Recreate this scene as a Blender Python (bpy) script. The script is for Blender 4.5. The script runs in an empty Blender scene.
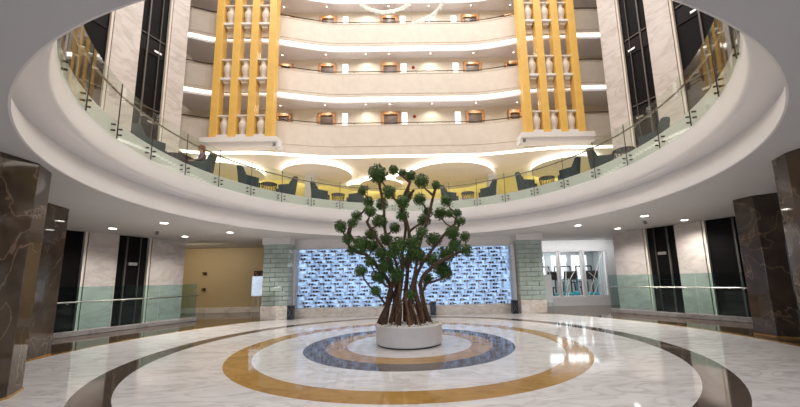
import bpy, math, random
from mathutils import Vector, Matrix
random.seed(7)
PI = math.pi
SC = bpy.context.scene
COL = SC.collection

# ------------------------------------------------------------------ camera
cam = bpy.data.cameras.new('camera'); camo = bpy.data.objects.new('camera', cam); COL.objects.link(camo)
FPX, CX, CY = 329.58, 411.86, 232.33
YAW, PITCH, ROLL = 0.0141, 0.142, -0.0219
fw = Vector((math.sin(YAW)*math.cos(PITCH), math.cos(YAW)*math.cos(PITCH), math.sin(PITCH)))
rt = Vector((math.cos(YAW), -math.sin(YAW), 0)); up = rt.cross(fw)
r2 = rt*math.cos(ROLL) + up*math.sin(ROLL); u2 = -rt*math.sin(ROLL) + up*math.cos(ROLL)
CAMP = Vector((0, -8.106, 1.5))
camo.matrix_world = Matrix(((r2.x, u2.x, -fw.x, CAMP.x), (r2.y, u2.y, -fw.y, CAMP.y), (r2.z, u2.z, -fw.z, CAMP.z), (0, 0, 0, 1)))
cam.sensor_fit = 'HORIZONTAL'; cam.sensor_width = 36; cam.lens = FPX*36/800
cam.shift_x = -(CX-400)/800; cam.shift_y = (CY-203.5)/800
cam.clip_start = 0.05; cam.clip_end = 200
SC.camera = camo

# ------------------------------------------------------------------ world, exposure, large lights
w = bpy.data.worlds.new('world'); SC.world = w; w.use_nodes = True
w.node_tree.nodes['Background'].inputs[0].default_value = (0.75, 0.82, 1.0, 1)
w.node_tree.nodes['Background'].inputs[1].default_value = 0.15
SC.view_settings.view_transform = 'Standard'; SC.view_settings.look = 'None'
SC.view_settings.gamma = 1; SC.view_settings.use_curve_mapping = False
SC.view_settings.exposure = 0.27
SC.cycles.max_bounces = 10; SC.cycles.transparent_max_bounces = 24; SC.cycles.diffuse_bounces = 5
SC.cycles.sample_clamp_indirect = 6
try:
    SC.cycles.use_denoising = True
except Exception:
    pass

def area(name, loc, rot, sx, sy, power, color=(1, 1, 1), spread=PI):
    d = bpy.data.lights.new(name, 'AREA'); d.shape = 'RECTANGLE'; d.size = sx; d.size_y = sy
    d.energy = power; d.color = color; d.spread = spread
    o = bpy.data.objects.new(name, d); o.location = loc; o.rotation_euler = rot; COL.objects.link(o); return o
# the atrium's skylight, and the daylight through the entrance glazing behind the camera
area('skylight_light', (0, 0, 20.6), (0, 0, 0), 20, 15, 2700, (1.0, 0.98, 0.965))
area('entrance_daylight', (0, -13.4, 1.75), (PI/2, 0, 0), 22, 2.7, 230, (0.62, 0.75, 1.0))
for lx_, ly_, ls_, lp_ in ((-10.3, 12.0, 7, 34), (10.3, 12.0, 7, 34), (0, 14.6, 8, 26)):
    area('lounge_wash_light', (lx_, ly_, 5.1), (PI*0.62, 0, 0), ls_, 0.3, lp_, (1.0, 0.84, 0.36))
area('corridor_light', (-10.5, 6.9, 3.25), (0.5, 0, 0), 3.5, 0.3, 45, (1.0, 0.86, 0.66))
area('gym_front_fill', (8.4, 7.9, 3.3), (0.35, 0, 0), 4.5, 0.3, 38, (0.95, 0.97, 1.0))  # unseen fill lamp, added only to brighten the gym front wall
area('gym_light', (8.6, 11.0, 3.2), (0, 0, 0), 4, 3, 150, (0.95, 0.98, 1.0))

# ------------------------------------------------------------------ materials
def nm(name):
    m = bpy.data.materials.new(name); m.use_nodes = True
    nt = m.node_tree; b = nt.nodes['Principled BSDF']; return m, nt, b
def plain(name, col, rough=0.5, metal=0.0, var=0.0, scale=8, emit=None, es=0, spec=None, bump=0.0):
    m, nt, b = nm(name)
    b.inputs['Base Color'].default_value = (*col, 1); b.inputs['Roughness'].default_value = rough; b.inputs['Metallic'].default_value = metal
    if spec is not None: b.inputs['Specular IOR Level'].default_value = spec
    tc = nt.nodes.new('ShaderNodeTexCoord'); n = nt.nodes.new('ShaderNodeTexNoise'); n.inputs['Scale'].default_value = scale; n.inputs['Detail'].default_value = 4
    nt.links.new(tc.outputs['Object'], n.inputs['Vector'])
    r = nt.nodes.new('ShaderNodeValToRGB'); v = var if var else 0.03
    r.color_ramp.elements[0].position = 0.3; r.color_ramp.elements[1].position = 0.7
    r.color_ramp.elements[0].color = (*[c*(1-v) for c in col], 1); r.color_ramp.elements[1].color = (*[min(1, c*(1+v)) for c in col], 1)
    nt.links.new(n.outputs['Fac'], r.inputs['Fac']); nt.links.new(r.outputs['Color'], b.inputs['Base Color'])
    if bump:
        bn = nt.nodes.new('ShaderNodeBump'); bn.inputs['Strength'].default_value = bump; bn.inputs['Distance'].default_value = 0.02
        nt.links.new(n.outputs['Fac'], bn.inputs['Height']); nt.links.new(bn.outputs['Normal'], b.inputs['Normal'])
    if es:
        b.inputs['Emission Color'].default_value = (*(emit or col), 1); b.inputs['Emission Strength'].default_value = es
    return m
def marble(name, base, vein, rough=0.15, scale=0.6, stretch=(1, 1, 1), amount=0.5, warp=1.2, rot=0.0, tile=None, fine=0.35, spec=0.5, coat=0.0, vw=.06):
    """veined stone: stretched warped noise for the veins, a cloud of tone, optional slab seams"""
    m, nt, b = nm(name); L = nt.links.new
    tc = nt.nodes.new('ShaderNodeTexCoord'); mp = nt.nodes.new('ShaderNodeMapping')
    mp.inputs['Scale'].default_value = stretch; mp.inputs['Rotation'].default_value = (0, 0, rot) if not isinstance(rot, tuple) else rot
    L(tc.outputs['Object'], mp.inputs['Vector'])
    n1 = nt.nodes.new('ShaderNodeTexNoise'); n1.inputs['Scale'].default_value = scale; n1.inputs['Detail'].default_value = 8; n1.inputs['Distortion'].default_value = warp
    L(mp.outputs['Vector'], n1.inputs['Vector'])
    r1 = nt.nodes.new('ShaderNodeValToRGB'); e = r1.color_ramp.elements
    e[0].position = 0.5-vw; e[0].color = (0, 0, 0, 1); e[1].position = 0.5+vw; e[1].color = (0, 0, 0, 1)
    k = e.new(0.5); k.color = (1, 1, 1, 1)
    L(n1.outputs['Fac'], r1.inputs['Fac'])
    n2 = nt.nodes.new('ShaderNodeTexNoise'); n2.inputs['Scale'].default_value = scale*2.3; n2.inputs['Detail'].default_value = 6; n2.inputs['Distortion'].default_value = warp*0.6
    L(mp.outputs['Vector'], n2.inputs['Vector'])
    r2_ = nt.nodes.new('ShaderNodeValToRGB'); e = r2_.color_ramp.elements
    e[0].position = 0.38; e[0].color = (0, 0, 0, 1); e[1].position = 0.72; e[1].color = (fine, fine, fine, 1)
    L(n2.outputs['Fac'], r2_.inputs['Fac'])
    ml = nt.nodes.new('ShaderNodeMath'); ml.operation = 'MULTIPLY_ADD'; ml.inputs[1].default_value = amount; ml.use_clamp = True
    L(r1.outputs['Color'], ml.inputs[0]); L(r2_.outputs['Color'], ml.inputs[2])
    mix = nt.nodes.new('ShaderNodeMix'); mix.data_type = 'RGBA'; mix.inputs[6].default_value = (*base, 1); mix.inputs[7].default_value = (*vein, 1)
    L(ml.outputs[0], mix.inputs[0]); out = mix.outputs[2]
    if tile:
        br = nt.nodes.new('ShaderNodeTexBrick'); br.inputs['Color1'].default_value = (1, 1, 1, 1); br.inputs['Color2'].default_value = (.93, .93, .93, 1); br.inputs['Mortar'].default_value = (.7, .68, .65, 1)
        br.inputs['Scale'].default_value = 1; br.inputs['Mortar Size'].default_value = 0.006; br.inputs['Brick Width'].default_value = tile[0]; br.inputs['Row Height'].default_value = tile[1]
        sw = nt.nodes.new('ShaderNodeMapping'); sw.inputs['Rotation'].default_value = tile[2]; L(tc.outputs['Object'], sw.inputs['Vector']); L(sw.outputs['Vector'], br.inputs['Vector'])
        mu = nt.nodes.new('ShaderNodeMix'); mu.data_type = 'RGBA'; mu.blend_type = 'MULTIPLY'; mu.inputs[0].default_value = 1
        L(out, mu.inputs[6]); L(br.outputs['Color'], mu.inputs[7]); out = mu.outputs[2]
    L(out, b.inputs['Base Color']); b.inputs['Roughness'].default_value = rough; b.inputs['Specular IOR Level'].default_value = spec
    b.inputs['Coat Weight'].default_value = coat; b.inputs['Coat Roughness'].default_value = 0.02
    return m
def glass(name, tint, gloss=0.06):
    m = bpy.data.materials.new(name); m.use_nodes = True; nt = m.node_tree; nt.nodes.clear(); L = nt.links.new
    o = nt.nodes.new('ShaderNodeOutputMaterial'); t = nt.nodes.new('ShaderNodeBsdfTransparent'); g = nt.nodes.new('ShaderNodeBsdfGlossy')
    t.inputs[0].default_value = (*tint, 1); g.inputs['Roughness'].default_value = 0.02
    ge = nt.nodes.new('ShaderNodeNewGeometry'); dt = nt.nodes.new('ShaderNodeVectorMath'); dt.operation = 'DOT_PRODUCT'; L(ge.outputs['Incoming'], dt.inputs[0]); L(ge.outputs['Normal'], dt.inputs[1])
    ab = nt.nodes.new('ShaderNodeMath'); ab.operation = 'ABSOLUTE'; L(dt.outputs['Value'], ab.inputs[0])
    iv = nt.nodes.new('ShaderNodeMath'); iv.operation = 'SUBTRACT'; iv.inputs[0].default_value = 1.0; L(ab.outputs[0], iv.inputs[1])
    pw = nt.nodes.new('ShaderNodeMath'); pw.operation = 'POWER'; pw.inputs[1].default_value = 5.0; L(iv.outputs[0], pw.inputs[0])
    mm = nt.nodes.new('ShaderNodeMath'); mm.operation = 'MULTIPLY_ADD'; mm.inputs[1].default_value = 0.9; mm.inputs[2].default_value = gloss; mm.use_clamp = True; L(pw.outputs[0], mm.inputs[0])
    x = nt.nodes.new('ShaderNodeMixShader'); L(mm.outputs[0], x.inputs[0]); L(t.outputs[0], x.inputs[1]); L(g.outputs[0], x.inputs[2]); L(x.outputs[0], o.inputs[0])
    return m
def emis(name, col, s, sc=1.5, v=.08):
    m, nt, b = nm(name); b.inputs['Base Color'].default_value = (*col, 1)
    tc = nt.nodes.new('ShaderNodeTexCoord'); n = nt.nodes.new('ShaderNodeTexNoise'); n.inputs['Scale'].default_value = sc; L = nt.links.new
    L(tc.outputs['Object'], n.inputs['Vector'])
    r = nt.nodes.new('ShaderNodeMapRange'); r.inputs[1].default_value = .3; r.inputs[2].default_value = .7; r.inputs[3].default_value = s*(1-v); r.inputs[4].default_value = s*(1+v*.6)
    L(n.outputs['Fac'], r.inputs[0]); L(r.outputs[0], b.inputs['Emission Strength'])
    b.inputs['Emission Color'].default_value = (*col, 1); return m

M = {}
M['floor_white'] = marble('floor_white_marble', (.70, .68, .675), (.42, .385, .37), 0.06, 0.75, (1, 2.6, 1), 0.42, 1.7, 0.6, None, 0.35, 0.5)
M['floor_white_b'] = marble('floor_white_marble_slab', (.70, .68, .675), (.42, .385, .37), 0.06, 0.75, (1, 2.6, 1), 0.42, 1.7, -0.7, None, 0.35, 0.5)
M['floor_gold'] = marble('floor_golden_marble', (.43, .25, .075), (.26, .13, .03), 0.07, 0.9, (1, 2, 1), 0.35, 1.5, 0.3, None, 0.5, 0.5)
M['floor_dark'] = marble('floor_dark_marble', (.075, .055, .045), (.16, .12, .09), 0.06, 1.2, (1, 1.6, 1), 0.25, 1.2, 0.3, None, 0.3, 0.5)
M['floor_brown'] = marble('floor_brown_marble', (.05, .034, .022), (.12, .08, .05), 0.05, 1.2, (1, 2.5, 1), 0.3, 1.2, 0.2, None, 0.4, 0.5)
M['pier'] = marble('pier_marble', (.61, .55, .51), (.38, .31, .27), 0.22, 0.45, (1.2, 1.2, 2.6), 0.35, 1.8, (0.5, 0.3, 0.3), None, 0.35, 0.4)
M['brown_stone'] = marble('column_brown_marble', (.055, .038, .028), (.22, .15, .10), 0.04, 0.8, (1.2, 1.2, 1), 0.75, 1.3, (0.4, 0.2, 0), None, 0.25, 0.5, 0.0, .012)
M['base_marble'] = marble('plinth_marble', (.72, .67, .61), (.42, .34, .28), 0.2, 1.1, (1, 1, 2), 0.4, 1.4, (.5, .5, 0), None, 0.3)
M['curb'] = marble('curb_grey_marble', (.34, .32, .32), (.14, .12, .11), 0.06, 1.1, (1, 1, 2), 0.4, 1.4, (.5, .5, 0), None, 0.35)
M['cream'] = plain('cream_plaster', (.72, .64, .55), 0.6, var=0.05, scale=3)
M['wall_cream'] = plain('corridor_cream', (.78, .70, .58), 0.6, var=0.03)
M['white'] = plain('white_plaster', (.80, .77, .75), 0.5)
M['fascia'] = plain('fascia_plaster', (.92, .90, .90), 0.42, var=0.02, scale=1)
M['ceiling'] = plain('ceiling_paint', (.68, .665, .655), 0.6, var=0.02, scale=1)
M['soffit'] = plain('soffit_paint', (.88, .85, .88), 0.5, var=0.02)
M['mezz_ceiling'] = plain('lounge_ceiling_paint', (.78, .72, .645), 0.5)
M['yellow'] = plain('yellow_wall', (.86, .72, .26), 0.6, var=0.06, scale=0.6)
M['beige'] = plain('beige_wallpaper', (.50, .385, .22), 0.55, var=0.05, scale=40)
M['gold'] = plain('golden_slat_wood', (.80, .49, .115), 0.42, var=0.06, scale=2)
M['black'] = plain('shaft_black', (.006, .005, .005), 0.45, var=0.1, spec=0.08)
M['shaft'] = plain('shaft_panel', (.012, .010, .010), 0.45, var=0.3, scale=1.5, spec=0.1)
M['steel'] = plain('brushed_steel', (.55, .53, .50), 0.28, 1.0)
M['rail_steel'] = plain('shaft_steel', (.10, .085, .075), 0.45, 0.3)
M['bronze'] = plain('bronze_rail', (.22, .17, .12), 0.35, 0.6)
M['dark_metal'] = plain('dark_metal', (.035, .03, .028), 0.45, 0.3)
M['teal'] = plain('armchair_fabric', (.035, .055, .065), 0.75, var=0.15, scale=30, bump=0.1)
M['door'] = plain('door_leaf_dark', (.10, .06, .04), 0.4, var=0.2)
M['door_frame'] = plain('door_frame_wood', (.45, .22, .08), 0.4, var=0.15)
M['planter'] = plain('planter_white', (.72, .69, .66), 0.45)
M['pebble'] = plain('white_pebbles', (.80, .78, .74), 0.6, var=0.12, scale=20)
M['bark'] = plain('bark', (.10, .055, .032), 0.8, var=0.45, scale=14, bump=0.6)
M['root'] = plain('root_bark', (.20, .105, .05), 0.8, var=0.35, scale=18, bump=0.5)
M['leaf'] = plain('leaf_green', (.048, .108, .012), 0.42, var=0.75, scale=6)
M['bottle'] = plain('bottle_glass_dark', (.012, .018, .03), 0.2, var=0.3)
M['label_paper'] = plain('bottle_label_paper', (.62, .66, .74), .5)
M['lattice'] = plain('white_lattice', (.82, .85, .90), 0.35)
M['rack_glow'] = emis('rack_backlight', (.54, .73, 1.0), .62, 5.0, .55)
M['strip'] = emis('light_strip_glow', (1.0, .96, .91), 2.4)
M['ring_glow'] = emis('ring_glow', (1.0, .94, .84), 2.3)
M['down'] = emis('downlight_glow', (1.0, .97, .9), 14.0)
M['down_small'] = emis('small_downlight_glow', (1.0, .95, .88), 4.0)
M['niche'] = emis('wall_lamp_glow', (1.0, .96, .90), 1.0)
M['gym_window'] = emis('gym_window_glow', (.90, .96, 1.0), .95)
M['entrance'] = emis('entrance_window_glow', (.62, .76, 1.0), .55)
M['candle'] = emis('candle_glow', (1.0, .55, .2), 4.0)
M['brick_glass'] = plain('glass_brick', (.50, .56, .50), 0.18, var=0.1, scale=3)
M['grout'] = plain('brick_joint', (.26, .29, .25), 0.5)
M['glass'] = glass('railing_glass', (.93, .965, .935), 0.03)
M['glass_low'] = glass('rail_glass_green', (.76, .885, .87), 0.022)
M['glass_clear'] = glass('clear_glass', (.97, .985, .985), 0.03)
M['teal_plastic'] = plain('teal_plastic', (.02, .28, .34), 0.35)
M['grey'] = plain('grey_board', (.45, .47, .48), 0.5)
M['paleblue'] = plain('poster_pale_blue', (.50, .62, .78), 0.4, var=0.12, scale=5)
M['frame_dark'] = plain('picture_frame_dark', (.03, .02, .015), 0.4)
M['skin'] = plain('skin', (.62, .36, .26), 0.55)
M['hair'] = plain('auburn_hair', (.26, .07, .03), 0.6, var=0.3, scale=30)
M['mauve'] = plain('mauve_top', (.16, .10, .11), 0.8, var=0.1)
M['trouser'] = plain('dark_trousers', (.03, .03, .035), 0.8)
M['crystal'] = plain('crystal_beads', (.80, .84, .74), 0.15, var=0.35, scale=25, emit=(.95, 1, .85), es=0.4)
M['red'] = plain('alarm_red', (.35, .02, .02), 0.4)
def picture_mat():
    m, nt, b = nm('abstract_painting'); L = nt.links.new
    tc = nt.nodes.new('ShaderNodeTexCoord'); n = nt.nodes.new('ShaderNodeTexNoise'); n.inputs['Scale'].default_value = 3.0; L(tc.outputs['Object'], n.inputs['Vector'])
    r = nt.nodes.new('ShaderNodeValToRGB'); e = r.color_ramp.elements; e[0].position = .45; e[0].color = (.02, .012, .008, 1); e[1].position = .62; e[1].color = (.6, .22, .05, 1)
    L(n.outputs['Fac'], r.inputs['Fac']); L(r.outputs['Color'], b.inputs['Base Color']); return m
M['picture'] = picture_mat()

# ------------------------------------------------------------------ mesh builder
class MB:
    def __init__(s): s.v = []; s.f = []; s.m = []; s.cur = 0
    def add(s, vs, fs):
        o = len(s.v); s.v += [tuple(x) for x in vs]
        for f in fs: s.f.append(tuple(i+o for i in f)); s.m.append(s.cur)
        return s
    def box(s, c, d, rz=0.0, rx=0.0, ry=0.0):
        R = Matrix.Rotation(rz, 3, 'Z') @ Matrix.Rotation(rx, 3, 'X') @ Matrix.Rotation(ry, 3, 'Y'); c = Vector(c)
        vs = [c + R @ Vector((x*d[0]/2, y*d[1]/2, z*d[2]/2)) for x in (-1, 1) for y in (-1, 1) for z in (-1, 1)]
        return s.add(vs, [(0, 1, 3, 2), (4, 6, 7, 5), (0, 4, 5, 1), (2, 3, 7, 6), (0, 2, 6, 4), (1, 5, 7, 3)])
    def prism(s, poly, z0, z1):
        n = len(poly); vs = [(x, y, z0) for x, y in poly] + [(x, y, z1) for x, y in poly]
        fs = [tuple(range(n-1, -1, -1)), tuple(range(n, 2*n))] + [(i, (i+1) % n, n+(i+1) % n, n+i) for i in range(n)]
        return s.add(vs, fs)
    def lathe(s, prof, seg=48, c=(0, 0, 0), a0=0.0, a1=2*PI, closed_prof=False):
        full = abs(a1-a0-2*PI) < 1e-6; na = seg if full else seg+1; k = len(prof); vs = []
        for i in range(na):
            a = a0+(a1-a0)*i/seg
            for r, z in prof: vs.append((c[0]+r*math.cos(a), c[1]+r*math.sin(a), c[2]+z))
        fs = []
        for i in range(seg):
            j = (i+1) % na
            for q in range(k if closed_prof else k-1):
                t = (q+1) % k; fs.append((i*k+q, j*k+q, j*k+t, i*k+t))
        return s.add(vs, fs)
    def tube(s, path, rad, seg=8, cap=True):
        P = [Vector(p) for p in path]; n = len(P); R = rad if isinstance(rad, (list, tuple)) else [rad]*n
        vs = []; prev = None
        for i in range(n):
            t = (P[min(i+1, n-1)]-P[max(i-1, 0)]).normalized()
            if prev is None:
                a = Vector((0, 0, 1)) if abs(t.z) < .9 else Vector((1, 0, 0)); u = t.cross(a).normalized()
            else:
                u = (prev - t*prev.dot(t)); u = u.normalized() if u.length > 1e-6 else t.orthogonal().normalized()
            prev = u; v = t.cross(u)
            for k in range(seg):
                a = 2*PI*k/seg; vs.append(P[i]+(u*math.cos(a)+v*math.sin(a))*R[i])
        fs = [(i*seg+k, i*seg+(k+1) % seg, (i+1)*seg+(k+1) % seg, (i+1)*seg+k) for i in range(n-1) for k in range(seg)]
        if cap: fs += [tuple(range(seg-1, -1, -1)), tuple((n-1)*seg+k for k in range(seg))]
        return s.add(vs, fs)
    def sphere(s, c, r, u=12, v=8, sc=(1, 1, 1)):
        prof = [(r*math.sin(PI*i/v), -r*math.cos(PI*i/v)) for i in range(v+1)]
        o = len(s.v); s.lathe(prof, u)
        for i in range(o, len(s.v)):
            x, y, z = s.v[i]; s.v[i] = (c[0]+x*sc[0], c[1]+y*sc[1], c[2]+z*sc[2])
        return s
    def sweep(s, path, prof, close=False):
        """path: list of (x,y); prof: (offset along +normal, z). normal is away from the atrium"""
        n = len(path); k = len(prof); vs = []
        for i in range(n):
            a = path[max(i-1, 0)]; b = path[min(i+1, n-1)]; tx, ty = b[0]-a[0], b[1]-a[1]; l = math.hypot(tx, ty); nx, ny = -ty/l, tx/l
            for d, z in prof: vs.append((path[i][0]+nx*d, path[i][1]+ny*d, z))
        fs = []
        for i in range(n-1):
            for q in range(k if close else k-1):
                t = (q+1) % k; fs.append((i*k+q, (i+1)*k+q, (i+1)*k+t, i*k+t))
        return s.add(vs, fs)
    def build(s, name, mats, parent=None, smooth=False, bevel=0.0, weld=False):
        me = bpy.data.meshes.new(name); me.from_pydata(s.v, [], s.f)
        for m in (mats if isinstance(mats, list) else [mats]): me.materials.append(m)
        me.polygons.foreach_set('material_index', s.m)
        if smooth: me.polygons.foreach_set('use_smooth', [True]*len(me.polygons))
        me.update(); o = bpy.data.objects.new(name, me); COL.objects.link(o)
        if parent: o.parent = parent
        if bevel:
            b = o.modifiers.new('bevel', 'BEVEL'); b.width = bevel; b.segments = 2; b.limit_method = 'ANGLE'
        if smooth:
            try: me.set_sharp_from_angle(angle=math.radians(40))
            except Exception: pass
        return o
def tag(o, label, cat, group=None, kind=None):
    o['label'] = label; o['category'] = cat
    if group: o['group'] = group
    if kind: o['kind'] = kind
    return o
def thing(name, label, cat, loc=(0, 0, 0), rz=0.0, group=None):
    o = bpy.data.objects.new(name, None); o.empty_display_size = .1; o.location = loc; o.rotation_euler = (0, 0, rz); COL.objects.link(o)
    return tag(o, label, cat, group)
def struct(o): o['kind'] = 'structure'; return o
def dup(root, loc, rz, label=None):
    r = root.copy(); COL.objects.link(r); r.location = loc; r.rotation_euler = (0, 0, rz)
    if label: r['label'] = label
    for ch in list(root.children):
        c = ch.copy(); COL.objects.link(c); c.parent = r
        for g in list(ch.children):
            d = g.copy(); COL.objects.link(d); d.parent = c
    return r

# ------------------------------------------------------------------ lower hall: floor, ceiling, walls
def floor():
    m = MB(); mats = [M['floor_white'], M['floor_white_b'], M['floor_gold'], M['floor_dark'], M['floor_brown']]
    rings = [(0, 1.45, 0), (1.45, 1.92, 2), (1.92, 2.40, 3), (2.40, 3.37, 0), (3.37, 3.85, 2), (3.85, 5.24, 1), (5.24, 5.69, 3), (5.69, 7.92, 0), (7.92, 8.08, 2), (8.08, 30, 4)]
    seg = 144
    for a, b, k in rings:
        for i in range(seg):
            t0, t1 = 2*PI*i/seg, 2*PI*(i+1)/seg
            m.cur = ((i//9) % 2 if k in (0, 1) else k)
            if a == 0:
                m.add([(0, 0, 0), (b*math.cos(t0), b*math.sin(t0), 0), (b*math.cos(t1), b*math.sin(t1), 0)], [(0, 1, 2)])
            else:
                m.add([(a*math.cos(t0), a*math.sin(t0), 0), (b*math.cos(t0), b*math.sin(t0), 0), (b*math.cos(t1), b*math.sin(t1), 0), (a*math.cos(t1), a*math.sin(t1), 0)], [(0, 1, 2, 3)])
    struct(m.build('floor', mats))
floor()
RC, ZC, RG, ZG, ZM = 6.22, 3.35, 6.0, 4.42, 4.76
OY = -0.17
# ceiling of the lower hall with the round opening
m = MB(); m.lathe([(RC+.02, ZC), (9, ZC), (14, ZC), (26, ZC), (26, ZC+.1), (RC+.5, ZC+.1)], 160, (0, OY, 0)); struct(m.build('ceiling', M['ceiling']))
# fascia round the opening: lower cove, groove, upper band, upstand, lounge floor
prof = [(RC+.04, ZC), (RC, ZC+.01), (RC, ZC+.04), (RC+.01, ZC+.14), (RC+.04, ZC+.28), (RC+.09, ZC+.40), (RC+.15, ZC+.49), (RC+.20, ZC+.54), (RC+.20, ZC+.57), (RC+.12, ZC+.59), (RG+.12, ZC+.585),
        (RG+.05, ZC+.59), (RG+.015, ZC+.62), (RG, ZC+.68), (RG, ZG-.05), (RG+.01, ZG-.005), (RG+.02, ZG+.004)]
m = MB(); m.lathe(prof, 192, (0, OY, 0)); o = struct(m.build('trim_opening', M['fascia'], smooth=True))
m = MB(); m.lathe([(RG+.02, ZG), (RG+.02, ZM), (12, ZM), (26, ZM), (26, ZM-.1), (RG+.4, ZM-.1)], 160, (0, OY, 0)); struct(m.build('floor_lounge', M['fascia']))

# outer enclosure
m = MB(); m.box((0, -13.9, 10), (40, .2, 22)); struct(m.build('wall_front', M['cream']))
m = MB(); m.box((-17, 0, 10), (.2, 44, 22)); struct(m.build('wall_left', M['cream']))
m = MB(); m.box((17, 0, 10), (.2, 44, 22)); struct(m.build('wall_right', M['cream']))
m = MB(); wl = [(-16.8, 12.7), (-8.0, 12.8), (-6.6, 13.1), (-5.2, 14.4), (-4.2, 15.2), (4.2, 15.2), (5.2, 14.4), (6.6, 13.1), (8.0, 12.8), (16.8, 12.7)]
m.sweep(wl, [(0, 4.77), (.2, 4.77), (.2, 8.11), (0, 8.11)], True); struct(m.build('wall_lounge', M['yellow']))
m = MB(); m.box((0, 0, 20.9), (36, 36, .2)); struct(m.build('ceiling_atrium', M['white']))
m = MB()
for k in range(9): m.box((-10.4+2.6*k, -13.76, 1.75), (2.3, .04, 2.8))
wo = struct(m.build('window_1', M['entrance']))
# beige corridor wall at the left back with its white skirting
m = MB(); m.box((-10.5, 9.5, 1.68), (9.5, .2, 3.36)); struct(m.build('wall_corridor', M['beige']))
m = MB(); m.box((-10.5, 9.37, .14), (9.5, .06, .28)); struct(m.build('baseboard_corridor', M['base_marble'], bevel=.01))
# wall over and beside the wine display
m = MB(); m.box((-.15, 6.75, 3.13), (12.1, .5, .44)); struct(m.build('trim_2', M['white']))
m = MB(); m.box((-.15, 7.3, 1.6), (12.1, .1, 3.4)); struct(m.build('wall_back', M['white']))
m = MB(); m.box((-.15, 6.38, .19), (9.5, .36, .38)); struct(m.build('baseboard_back', M['base_marble'], bevel=.01))
m = MB(); m.box((-4.95, 6.4, 1.65), (.10, .3, 2.54)); m.box((4.62, 6.4, 1.65), (.10, .3, 2.54)); struct(m.build('trim_1', M['white'], bevel=.008))

# ------------------------------------------------------------------ marble piers and elevator shafts
def lx(y): return -10.4 + .4*(y-4.2)
def rx(y): return 10.0 - .45*(y-4.3)
def wallbox(name, fx, y0, y1, sgn, depth, z0, z1, mat, inset=0.0, parent=None, bevel=0.0):
    x0, x1 = fx(y0)+sgn*inset, fx(y1)+sgn*inset; dx, dy = x1-x0, y1-y0; l = math.hypot(dx, dy); nx, ny = sgn*dy/l, -sgn*dx/l
    m = MB(); m.prism([(x0, y0), (x1, y1), (x1+nx*depth, y1+ny*depth), (x0+nx*depth, y0+ny*depth)][::(1 if sgn < 0 else -1)], z0, z1)
    return m.build(name, mat, parent, bevel=bevel)
for side, fx, sg, piers, shafts in (('left', lx, -1, [(3.14, 3.95), (4.98, 6.2), (-4.5, .6)], [(.6, 3.14), (3.95, 4.98)]),
                                    ('right', rx, 1, [(3.34, 4.11), (5.14, 6.3), (-4.5, .8)], [(.8, 3.34), (4.11, 5.14)])):
    for i, (a, b) in enumerate(piers):
        bu = b if i != 1 else (5.62 if side == 'left' else 5.88)
        struct(wallbox('wall_pier_'+side, fx, a, b, sg, .8, 0, ZM-.1, M['pier']))
        struct(wallbox('wall_pier_upper_'+side, fx, a, bu, sg, .8, ZM, 20.8, M['pier']))
    for i, (a, b) in enumerate(shafts):
        where = ('nearer the camera' if i == 0 else 'farther from the camera')
        t = thing('elevator_shaft', 'dark elevator shaft between %s side marble piers, the one %s' % (side, where), 'elevator shaft', (fx((a+b)/2), (a+b)/2, 0))
        def loc(o, t=t): o.matrix_parent_inverse = Matrix.Translation((-t.location[0], -t.location[1], 0)); return o
        loc(wallbox('back_panel', fx, a, b, sg, .1, 0, 20.7, M['black'], .16, t))
        for f0, f1, dep in ((.02, .05, .06), (.28, .325, .08), (.70, .72, .06)):
            ya, yb = a+(b-a)*f0, a+(b-a)*f1
            loc(wallbox('guide_rail', fx, ya, yb, sg, dep, 0, 20.6, M['rail_steel'] if f0 > .1 else M['dark_metal'], .08, t))
        ya, yb = b-.07, b-.005
        loc(wallbox('jamb', fx, ya, yb, sg, .15, 0, 20.6, M['cream'], .03, t))
        for z in (5.4, 8.6, 11.7, 14.8, 17.9):
            loc(wallbox('floor_beam', fx, a+.03, b-.11, sg, .05, z, z+.04, M['rail_steel'], .10, t))
            loc(wallbox('landing_panel', fx, a+.03, b-.11, sg, .05, z-.75, z-.1, M['shaft'], .12, t))
            o = loc(wallbox('indicator_lamp', fx, a+(b-a)*.55, a+(b-a)*.80, sg, .04, z-.58, z-.5, M['steel'], .09, t))
        loc(wallbox('indicator_lamp', fx, a+(b-a)*.40, a+(b-a)*.66, sg, .05, 2.25, 2.36, M['steel'], .09, t))
        loc(wallbox('landing_panel', fx, a+.03, b-.11, sg, .05, 0.0, 1.0, M['shaft'], .12, t))

# ------------------------------------------------------------------ brown marble columns
def column(poly, label):
    cx = sum(p[0] for p in poly)/len(poly); cy = sum(p[1] for p in poly)/len(poly)
    t = thing('marble_column', label, 'column', (cx, cy, 0), 0)
    m = MB(); m.prism([(x-cx, y-cy) for x, y in poly], 0, ZC); m.build('shaft', M['brown_stone'], t, bevel=.012)
    s = 1.012
    m = MB(); m.prism([((x-cx)*s, (y-cy)*s) for x, y in poly], 0.0, 0.035); m.build('base_strip', M['floor_gold'], t)
column([(-7.1, -2.85), (-7.1, -4.9), (-5.52, -4.9), (-5.52, -3.27), (-5.78, -2.85)], 'brown marble column nearest the camera at the left edge of the hall')
column([(-9.4, -.25), (-9.4, -1.3), (-8.0, -1.3), (-7.86, -1.05), (-8.06, -.30), (-8.2, -.22)], 'brown marble column on the left, just behind the one at the left edge')
column([(7.5, -2.85), (6.15, -2.85), (5.98, -3.2), (5.98, -4.9), (7.5, -4.9)], 'brown marble column cut off by the right edge of the view')
column([(9.8, .3), (8.42, .12), (8.44, -.36), (8.75, -.62), (9.8, -.62)], 'brown marble column on the right beside the black elevator opening')

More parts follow.
